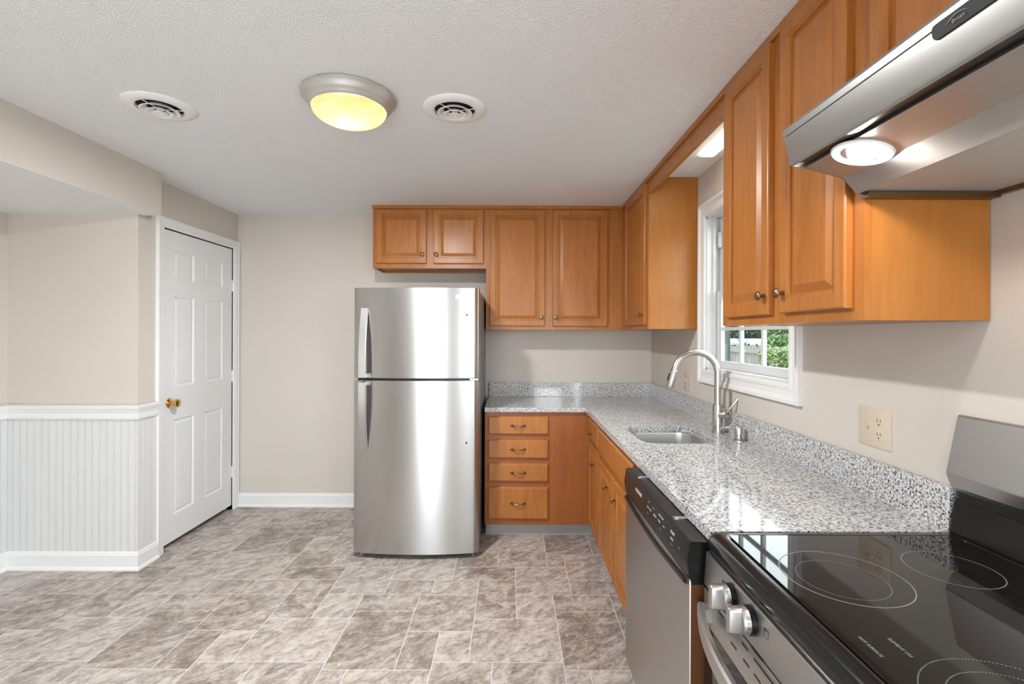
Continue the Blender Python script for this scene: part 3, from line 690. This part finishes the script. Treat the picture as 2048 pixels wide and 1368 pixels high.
# cooktop frame: black enamel rim with raised bullnose
ctop = addw('cooktop', MB().box(.545, 1.105, RY0+.038, RY1-.038, .900, .9215), M_glassblk, rg, bevel=.0012)
def rim(d, z, r=.03): return [(p[0], p[1], z) for p in rrect(.505+d, 1.128-d*.35, RY0+d, RY1-d, r, 6)]
rm = MB().loft([rim(.006, .866, .012), rim(.001, .870, .012), rim(0, .895, .014), rim(.003, .908, .016), rim(.010, .9165, .02), rim(.018, .9195, .024), rim(.030, .9205, .03), rim(.037, .9195, .032), rim(.0395, .9165, .034), rim(.0395, .905, .034)], True)
addw('cooktop_frame', rm, M_enamel, rg, smooth=True, ang=50)
def ring(cx, cy, r, w=.0016, dash=0, z=.92165):
    mb = MB()
    if not dash:
        n = 96
        mb.loft([[(cx+q*math.cos(2*PI*k/n), cy+q*math.sin(2*PI*k/n), z) for k in range(n)] for q in (r, r-w)], True)
    else:
        for k in range(dash):
            a0, a1 = 2*PI*k/dash, 2*PI*(k+.5)/dash
            mb.quad(*[(cx+q*math.cos(a), cy+q*math.sin(a), z) for q, a in ((r, a0), (r, a1), (r-w, a1), (r-w, a0))])
    addw('burner_ring', mb, M_cookprint, ctop)
ring(.690, 1.015, .118, .0022); ring(.680, 1.005, .083, .0018, 110)
ring(.945, 1.050, .085, .0018)
ring(.690, .630, .128, .0018, 160); ring(.690, .630, .098, .0016, 130); ring(.690, .630, .072, .0016, 100)
ring(.955, .775, .098, .0018, 110)
for s, x, y in (('ELEMENT ON', .624, .784), ('HOT SURFACE', .578, .786)):
    M = Matrix.Translation((x, y, .9217)) @ Matrix.Rotation(-PI/2, 4, 'Z') @ Matrix.Rotation(-PI/2, 4, 'X')
    addw('lettering', xform(text_mb(s, .0078), M), M_cookprint, ctop)
# front control panel and knobs
cpn = addw('control_panel', MB().loft([[(p[0], y, p[1]) for p in ((.4975, .783), (.5035, .866), (.545, .866), (.545, .783))] for y in (RY0+.003, RY1-.003)], True, True, True), M_steelv, rg, bevel=.002)
addw('panel_gap', MB().box(.503, .54, RY0+.01, RY1-.01, .7755, .7825), M_black, rg)
def range_knob(y, z=.828, marks=()):
    xk = .5008
    kb = MB().lathe([(.0001, 0), (.0295, 0), (.0295, .009), (.0285, .0095)], (xk, y, z), '-x', 32)
    k = addw('knob_bezel', kb, M_black, cpn, smooth=True)
    km = MB().lathe([(.027, .0095), (.0283, .0105), (.0275, .022), (.026, .0245), (.0001, .025)], (xk, y, z), '-x', 36)
    gr = []
    for xx, hw, hh in ((xk-.022, .0118, .0275), (xk-.044, .0105, .0272), (xk-.0475, .0085, .0255)): gr.append([(xx, y+p, z+q) for p, q in rrect(-hw, hw, -hh, hh, .007, 4)])
    km.loft(gr, True, True, True)
    addw('knob', km, M_steelv, k, smooth=True)
    for s, a in marks:
        # numerals round the skirt
        yy, zz = y-.0284*math.sin(a), z+.0284*math.cos(a)
        M = Matrix.Translation((xk-.0155, yy, zz)) @ Matrix.Rotation(a, 4, 'X') @ Matrix(((-1,0,0,0),(0,-1,0,0),(0,0,1,0),(0,0,0,1))) @ Matrix.Rotation(-PI/2, 4, 'X') @ Matrix.Rotation(PI/2, 4, 'Y')
        addw('numeral', xform(text_mb(s, .0085), M), M_printd, k)
range_knob(1.110, marks=(('LO', .85), ('O', 1.2), ('1', 1.5)))
range_knob(1.020, marks=(('O', .95), ('1', 1.3), ('2', 1.65)))
range_knob(.740); range_knob(.650)
for y in (1.148, .958):
    M = Matrix.Translation((.5011, y, .8365)) @ Matrix.Rotation(-PI/2, 4, 'Z')
    im = MB()
    for a, b_, c_, d_ in ((-.008, .008, .007, .008), (-.008, .008, -.008, -.007), (-.008, -.007, -.008, .008), (.007, .008, -.008, .008), (-.008, -.003, .003, .008)): im.box(a, b_, -.0004, 0, c_, d_)
    addw('burner_symbol', xform(im, M), M_printd, cpn)
# oven door
ov = addw('oven_door', MB().box(.497, .540, RY0+.004, RY1-.004, .690, .7755), M_steelv, rg, bevel=.003)
addw('oven_glass', MB().box(.499, .540, RY0+.004, RY1-.004, .185, .6895), M_glassblk, rg, bevel=.003)
addw('storage_drawer', MB().box(.499, .545, RY0+.004, RY1-.004, .05, .180), M_steelv, rg, bevel=.003)
for y0, y1, z in ((1.140, 1.170, .7625), (1.050, 1.022, .7625), (.998, .760, .7625), (.735, .705, .7625), (1.102, 1.074, .731), (1.044, 1.016, .731), (.998, .970, .731), (.93, .90, .731), (.86, .83, .731), (.79, .76, .731)):
    y0, y1 = min(y0, y1), max(y0, y1)
    addw('vent_slot', MB().loft([[(x, p[0], p[1]) for p in rrect(y0, y1, z-.0028, z+.0028, .0026, 4)] for x in (.4966, .4985)], True, True, True), M_black, ov)
hp = []
for k in range(25):
    s = -1+2*k/24; hp.append((.432+.052*abs(s)**2.6, .881+s*.355, .728))
hs_ = [(-.020, -.004), (-.017, -.010), (.017, -.010), (.020, -.004), (.018, .006), (-.018, .006)]
hm = MB().tube(hp, 1, sec=hs_, up=(0, 0, 1))
hm.box(.472, .498, 1.205, 1.235, .712, .744).box(.472, .498, .527, .557, .712, .744)
addw('handle', hm, M_steelv, ov, smooth=True)
# backguard
bgp = [(1.126, .922), (1.131, .955), (1.138, 1.000), (1.141, 1.004), (1.149, 1.006), (1.149, .905), (1.126, .905)]
addw('backguard_base', MB().loft([[(p[0], y, p[1]) for p in bgp] for y in (RY0+.006, RY1-.006)], True, True, True), M_enamel, rg, bevel=.0015)
gp = [(1.117, 1.070), (1.1465, 1.214), (1.150, 1.219), (1.1545, 1.219), (1.1545, 1.024), (1.142, 1.024), (1.129, 1.037)]
gb = [(1.117-.0, 1.070)]
addw('backguard', MB().loft([[(p[0], y, p[1]) for p in gp] for y in (RY0+.004, RY1-.004)], True, True, True), M_steelv, rg, bevel=.002)
addw('backguard_recess', MB().box(1.143, 1.1545, RY0+.012, RY1-.012, .95, 1.03), M_black, rg)

# ------------------------------------------------------------------ range hood
hy0, hy1 = .41, 1.172
hd_ = thing('range_hood', 'stainless under-cabinet range hood with a lit lamp', 'range hood', (.9, (hy0+hy1)/2, 1.76))
hp_ = [(.648, 1.905), (.6505, 1.893), (.6515, 1.8915), (.665, 1.832), (.667, 1.827), (.672, 1.824)]
addw('front_panel', MB().loft([[(p[0], y, p[1]) for p in hp_+[(.676, 1.830), (.662, 1.900), (.70, 1.912), (1.15, 1.918), (1.15, 1.922), (.66, 1.918), (.650, 1.912)]] for y in (hy0, hy1)], True, True, True), M_hood, hd_, smooth=True, ang=20)
addw('crease', MB().box(.6500, .6520, .70, hy1-.012, 1.8908, 1.8918), M_printd, hd_)
# underside: dark slot, sloped lamp panel, drip lip, flat liner
up = [(.700, 1.8205), (.791, 1.7965), (.825, 1.758), (.828, 1.7585), (.828, 1.764), (.797, 1.802), (.703, 1.827)]
lm, lx = (.744, 1.040), None
upn = MB().loft([[(p[0], y, p[1]) for p in up] for y in (hy0, hy1)], True, True, True)
addw('lamp_panel', upn, M_steeld, hd_)
addw('slot', MB().box(.676, .704, hy0, hy1-.002, 1.8265, 1.835), M_black, hd_)
addw('liner', MB().box(.828, 1.152, hy0+.02, hy1-.012, 1.7625, 1.768), M_filter, hd_)
addw('side_panel', MB().loft([[(p[0], y, p[1]) for p in ((.672, 1.824), (.700, 1.8205), (.791, 1.7965), (.825, 1.758), (1.152, 1.760), (1.152, 1.918), (.66, 1.906))] for y in (hy1-.0025, hy1)], True, True, True), M_hood, hd_)
addw('mounting_rail', MB().box(.84, 1.152, hy1-.02, hy1+.006, 1.748, 1.7595).box(1.140, 1.152, hy0, hy1, 1.752, 1.7625), M_bronze, hd_)
bd = addw('badge', MB().loft([[(.6505+(1.893-q)*.223-dx, p, q) for p, q in rrect(.50, .758, 1.874, 1.8965, .008, 4)] for dx in (-.004, .003)], True, True, True), M_hoodbadge, hd_, bevel=.0008)
lgm = MB()
arc = [(.646+.0005, .732-.034*k/12, 1.8845+.006*math.sin(PI*k/12*.85)) for k in range(13)]
lgm.tube([(.6505+(1.893-p[2])*.223-.0042, p[1], p[2]) for p in arc], [.0003+.0006*math.sin(PI*(k+1)/14) for k in range(13)], 6)
lgm.add(*(lambda mm_: (mm_.v, mm_.f))(xform(text_mb('Broan', .0085), Matrix.Translation((.6482, .712, 1.8830)) @ Matrix.Rotation(-PI/2, 4, 'Z') @ Matrix.Rotation(.219, 4, 'X'))))
addw('logo', lgm, M_printg, bd)
def hood_lamp(y):
    # axis normal to the sloped panel
    nx, nz = -.0240/.0941, -.0910/.0941
    T = Matrix.Translation((.744, y, 1.8088)) @ Matrix.Rotation(math.atan2(.0240, .0910), 4, 'Y')
    r_ = addw('lamp_ring', xform(MB().lathe([(.040, -.001), (.046, -.004), (.055, -.004), (.058, -.001), (.058, .001), (.040, .001)], (0,0,0), 'z', 40), T), M_trimring, hd_, smooth=True)
    addw('lamp_cup', xform(MB().lathe([(.041, -.0004), (.041, .0005), (.0001, .0006)], (0,0,0), 'z', 32), T), M_chrome, r_)
    addw('bulb', xform(MB().lathe([(.0001, -.018), (.012, -.0165), (.021, -.012), (.026, -.005), (.027, -.0005), (.0001, -.0003)], (0,0,0), 'z', 24), T), M_bulb, r_, smooth=True)
hood_lamp(1.040); hood_lamp(.53)

# ------------------------------------------------------------------ ceiling fixtures
LX, LY = -.672, 2.030
cl = thing('ceiling_light', 'lit flush ceiling light with nickel ring and amber glass dome', 'ceiling light', (LX, LY, ZC))
addw('ring', MB().lathe([(.14, -.0005), (.186, -.0005), (.190, -.003), (.190, -.008), (.184, -.012), (.180, -.020), (.172, -.030), (.170, -.034), (.166, -.036), (.160, -.047), (.157, -.050), (.150, -.054), (.144, -.052), (.142, -.03), (.14, -.0005)], (LX, LY, ZC), 'z', 64), M_fixture, cl, smooth=True, ang=40)
dpf = [(.1495, -.052)]
for k in range(1, 13):
    a = math.radians(90*k/12); dpf.append((.149*math.cos(a)+.0002, -.052-.062*math.sin(a)))
dome = addw('glass_dome', MB().lathe(dpf, (LX, LY, ZC), 'z', 64, cap1=False), M_dome, cl, smooth=True, ang=80)
dome.visible_shadow = False
for nm, kind, p, rot, pw, kw in (('ceiling_bulb', 'POINT', (.03, -.01, -.046), (0, 0, 0), 8, dict(shadow_soft_size=.02)), ('ceiling_light_output', 'AREA', (0, 0, -.052), (0, 0, 0), 36, dict(shape='DISK', size=.13))):
    pl = lamp(nm, kind, p, rot, pw, (.975, .985, .985), **kw); pl.parent = cl
def register(px, py, rot, label):
    rg_ = thing('air_vent', label, 'vent', (px, py, ZC), 'round ceiling air vents')
    addw('flange', MB().lathe([(.086, -.004), (.089, -.012), (.096, -.014), (.118, -.010), (.136, -.004), (.1385, -.001), (.1385, -.0002), (.086, -.0002)], (px, py, ZC), 'z', 56), M_register, rg_, smooth=True)
    addw('throat_shade', MB().lathe([(.0865, -.0003), (.0001, -.0003)], (px, py, ZC), 'z', 40), M_dark, rg_)  # flat dark disc painted in place of the shade inside the vent
    for r0, z in ((.070, -.020), (.046, -.027)):
        addw('louver_ring', MB().lathe([(r0-.020, z+.017), (r0-.004, z+.004), (r0+.004, z), (r0+.006, z-.001), (r0+.002, z-.0025), (r0-.008, z+.001), (r0-.022, z+.0155), (r0-.020, z+.017)], (px, py, ZC), 'z', 48), M_register, rg_, smooth=True)
    addw('center_cone', MB().lathe([(.012, -.006), (.016, -.024), (.026, -.0295), (.026, -.031), (.008, -.0305), (.006, -.028), (.0001, -.028)], (px, py, ZC), 'z', 40), M_register, rg_, smooth=True)
    sm = MB()
    for k in range(3):
        a = rot+2*PI*k/3; c_, s_ = math.cos(a), math.sin(a)
        sm.tube([(px+c_*.012, py+s_*.012, ZC-.010), (px+c_*.088, py+s_*.088, ZC-.008)], .0022, 6)
    addw('strut', sm, M_register, rg_)
register(-1.520, 2.118, .3, 'round white ceiling vent nearest the left wall')
register(-.247, 2.130, 1.9, 'round white ceiling vent right of the ceiling light')
fl = thing('fluorescent_light', 'white light fixture hidden behind the window valance', 'light fixture', (1.01, 2.30, ZC))
addw('housing', MB().box(.945, 1.080, 1.98, 2.645, ZC-.022, ZC-.0005), M_register, fl, bevel=.003)
addw('lens', MB().loft([[(p[0], p[1], z) for p in rrect(.998+d, 1.076-d, 1.99+d, 2.605-d, .008, 3)] for z, d in ((ZC-.021, 0), (ZC-.030, 0), (ZC-.034, .006))], True, False, True), M_tubeglow, fl, smooth=True)

# ------------------------------------------------------------------ wall plates (built facing -x)
def plate(label, y0, y1, z0, z1, toggle, outlet):
    p = thing('wall_plate', label, 'wall plate', (XW, (y0+y1)/2, (z0+z1)/2))
    pl_ = MB().loft([[(XW-x, a, b_) for a, b_ in rrect(y0+d, y1-d, z0+d, z1-d, .004, 3)] for x, d in ((0, 0), (.0025, 0), (.005, .0035))], True, True, True)
    addw('plate', pl_, M_ivory, p, smooth=True)
    zc = (z0+z1)/2
    if toggle:
        addw('toggle_switch', MB().box(XW-.0055, XW-.0048, toggle-.006, toggle+.006, zc-.013, zc+.013).box(XW-.018, XW-.005, toggle-.0045, toggle+.0045, zc-.001, zc+.010), M_ivoryd, p)
        for dz in (.030, -.030): addw('screw', MB().lathe([(.0001, .006), (.003, .006), (.0032, .0045)], (XW, toggle, zc+dz), '-x', 10), M_ivoryd, p)
    if outlet:
        for dz in (.0215, -.0215):
            f_ = addw('outlet', MB().loft([[(XW-x, a, b_) for a, b_ in rrect(outlet-.0165+d, outlet+.0165-d, zc+dz-.0155+d, zc+dz+.0155-d, .010, 5)] for x, d in ((.0045, -.0005), (.0052, -.0005), (.0066, .0008))], True, False, True), M_ivoryd, p, smooth=True)
            sl = MB().box(XW-.0068, XW-.0064, outlet+.0055, outlet+.0078, zc+dz-.002, zc+dz+.009).box(XW-.0068, XW-.0064, outlet-.0078, outlet-.0057, zc+dz-.001, zc+dz+.008)
            sl.lathe([(.0001, .0068), (.0027, .0068), (.0027, .0064)], (XW, outlet, zc+dz-.0085), '-x', 12)
            addw('socket_slot', sl, M_dark, f_)
    return p
plate('ivory plate with a toggle switch and two outlets near the range', 1.485, 1.624, 1.067, 1.193, 1.580, 1.530)
plate('ivory wall plate left of the window above the backsplash', 3.118, 3.262, 1.057, 1.187, 3.222, 3.165)

# ------------------------------------------------------------------ outside the window
GZ = -.60
m, t, b = new_mat('weathered_fence_wood'); v = mapping(t, 'Object', (1, 1, .12))
t.links.new(ramp(t, noise(t, v, 9, 4), [(0.3, (.07, .068, .054)), (0.7, (.12, .116, .095))]), b.inputs['Base Color']); b.inputs['Roughness'].default_value = .85; M_fence = m
def leaf_mat(name, a, c_):
    m, t, b = new_mat(name); v = mapping(t)
    t.links.new(ramp(t, noise(t, v, 3.0, 4), [(0.35, a), (0.65, c_)]), b.inputs['Base Color']); b.inputs['Roughness'].default_value = .7; return m
M_leafd = leaf_mat('dark_leaves', (.006, .022, .008), (.015, .045, .016))
M_leafb = leaf_mat('bright_leaves', (.025, .068, .010), (.06, .13, .023))
M_vine = leaf_mat('vine_leaves', (.05, .105, .015), (.10, .165, .033))
M_bark = plain('bark', (.05, .04, .03), .9)
M_grass = leaf_mat('lawn', (.03, .05, .018), (.05, .075, .025))
M_teal = plain('dark_teal_paint', (.014, .028, .030), .5)
M_teall = plain('pale_teal_paint', (.06, .09, .09), .5)
struct('ground', MB().quad((XO+.02, -40, GZ), (160, -40, GZ), (160, 170, GZ), (XO+.02, 170, GZ)), M_grass, 'grassy ground outside the window', 'ground')
sh = thing('shutter', 'dark teal exterior shutter beside the window', 'shutter', (XO, 3.1, 1.15))
addw('panel', MB().box(XO+.001, XO+.060, 2.93, 3.28, 1.10, 2.20), M_teal, sh, bevel=.004)
addw('lower_block', MB().box(XO+.001, XO+.028, 2.905, 2.929, 1.08, 1.372), M_teall, sh)
fe = thing('fence', 'weathered picket fence across the yard outside', 'fence', (5.25, 11, GZ))
pk = MB(); y = 7.6
while y < 15.5:
    h = 1.80+random.uniform(-.03, .03); w = .088
    pk.extrude([(y, GZ), (y+w, GZ), (y+w, GZ+h-.06), (y+w*.72, GZ+h), (y+w*.28, GZ+h), (y, GZ+h-.06)], 'x', 5.25, 5.27); y += .104
addw('pickets', pk, M_fence, fe)
for z in (1.04, .1): addw('rail', MB().box(5.20, 5.249, 7.6, 15.5, z, z+.085), M_fence, fe)
for y in (8.4, 10.85, 13.3): addw('post', MB().box(5.271, 5.36, y, y+.09, GZ, 1.15), M_fence, fe)
def leaves(n, fn, size):
    mb = MB()
    for _ in range(n):
        p = Vector(fn()); a = Vector((random.gauss(0,1), random.gauss(0,1), random.gauss(0,1))).normalized(); b_ = a.orthogonal().normalized(); s = size*random.uniform(.6, 1.3)
        mb.quad(p-a*s, p-b_*s*.6, p+a*s, p+b_*s*.6)
    return mb
def vine_pt():
    if random.random() < .45: return (5.09+random.uniform(-.04, .04), random.uniform(9.65, 9.98)+random.uniform(-.06, .06), random.uniform(.1, 1.08))
    if random.random() < .6: return (5.08+random.uniform(-.04, .04), random.uniform(8.6, 9.95), 1.04+random.gauss(0, .08))
    return (5.09+random.uniform(-.04, .04), random.uniform(8.6, 9.4), random.uniform(.75, 1.15))
vi = thing('vine', 'bright green vine climbing the picket fence', 'vine', (5.18, 9.6, GZ))
addw('foliage', leaves(1500, vine_pt, .034), M_vine, vi, weld=False)
addw('stem', MB().tube([(5.09, 9.8, GZ), (5.10, 9.85, .2), (5.09, 9.75, .7), (5.10, 9.8, 1.05)], .012, 6), M_bark, vi)
def tree(px, py, h, rad, mat, label, n=2600, size=.5, z0=.06):
    tr_ = thing('tree', label, 'tree', (px, py, GZ), 'trees beyond the fence')
    cl_ = [(px+random.uniform(-rad, rad)*.6, py+random.uniform(-rad, rad)*.6, GZ+h*(z0+(1-z0)*random.random()**1.3)) for _ in range(34)]
    def pt():
        c_ = random.choice(cl_); d = Vector((random.gauss(0,1), random.gauss(0,1), random.gauss(0,1))).normalized()*rad*.55*random.uniform(.75, 1.05)
        return (c_[0]+d.x, c_[1]+d.y, max(GZ+.1, c_[2]+d.z*.8))
    addw('crown', leaves(n, pt, size), mat, tr_, weld=False)
    addw('trunk', MB().tube([(px, py, GZ), (px, py, GZ+h*.5), (px, py, GZ+h*.85)], [h*.03, h*.02, h*.006], 8), M_bark, tr_)
for k, (u_, yy) in enumerate(((.43, 112), (.468, 100), (.503, 112), (.543, 100), (.578, 112))):
    tree(u_*yy, yy, 15, 3.0, M_leafd, ('dark green tree behind the white hatchback, farthest left', 'dark green tree right behind the blue car', 'dark green tree between the blue car and the wide white car', 'dark green tree partly hidden by the bright tree', 'dark green tree at the right end of the window')[k], 9000, .55)
tree(.548*33, 33, 5.2, 1.05, M_leafb, 'bright green tree nearer than the parked cars', 3600, .12)
def car(px, py, col, label, w=1.85):
    c_ = thing('car', label, 'car', (px, py, GZ), 'parked cars beyond the fence')
    pm = plain('car_paint', col, .3, coat=.6); yl = 4.3
    prof = [(0, .35), (0, .75), (.12, .92), (1.05, 1.02), (1.75, 1.44), (2.1, 1.50), (3.2, 1.47), (3.95, 1.05), (4.28, .98), (4.3, .40)]
    addw('body', MB().loft([[(px+s*w/2*k_, py+a, GZ+z) for a, z in prof] for s, k_ in ((-1, .93), (-1, 1), (1, 1), (1, .93))], True, True, True), pm, c_, bevel=.04)
    addw('windscreen', MB().loft([[(px+s*w/2*.82, py+a, GZ+z) for a, z in ((1.16, 1.08), (1.74, 1.43), (1.78, 1.43), (1.25, 1.06))] for s in (-1, 1)], True, True, True), M_glassblk, c_)
    for s in (-1, 1):
        for a in (.8, 3.5): addw('wheel', MB().lathe([(.0001, -.1), (.32, -.1), (.33, -.06), (.33, .06), (.32, .1), (.0001, .1)], (px+s*(w/2-.1), py+a, GZ+.33), 'x', 16), M_black, c_)
        addw('headlight', MB().box(px+s*w*.36-.18, px+s*w*.36+.18, py-.02, py+.02, GZ+.66, GZ+.78), M_chrome, c_)
car(.4600*85, 85, (.22, .235, .245), 'white hatchback at the left of the parked row')
car(.4830*85, 85, (.012, .07, .14), 'bright blue car in the parked row')
car(.5000*89.5, 89.5, (.12, .125, .13), 'grey car right behind the blue one')
car(.5190*80, 80, (.25, .255, .26), 'wide white car in the middle of the parked row', 2.1)
car(.5560*66, 66, (.26, .26, .265), 'white car at the right end under the bright tree')
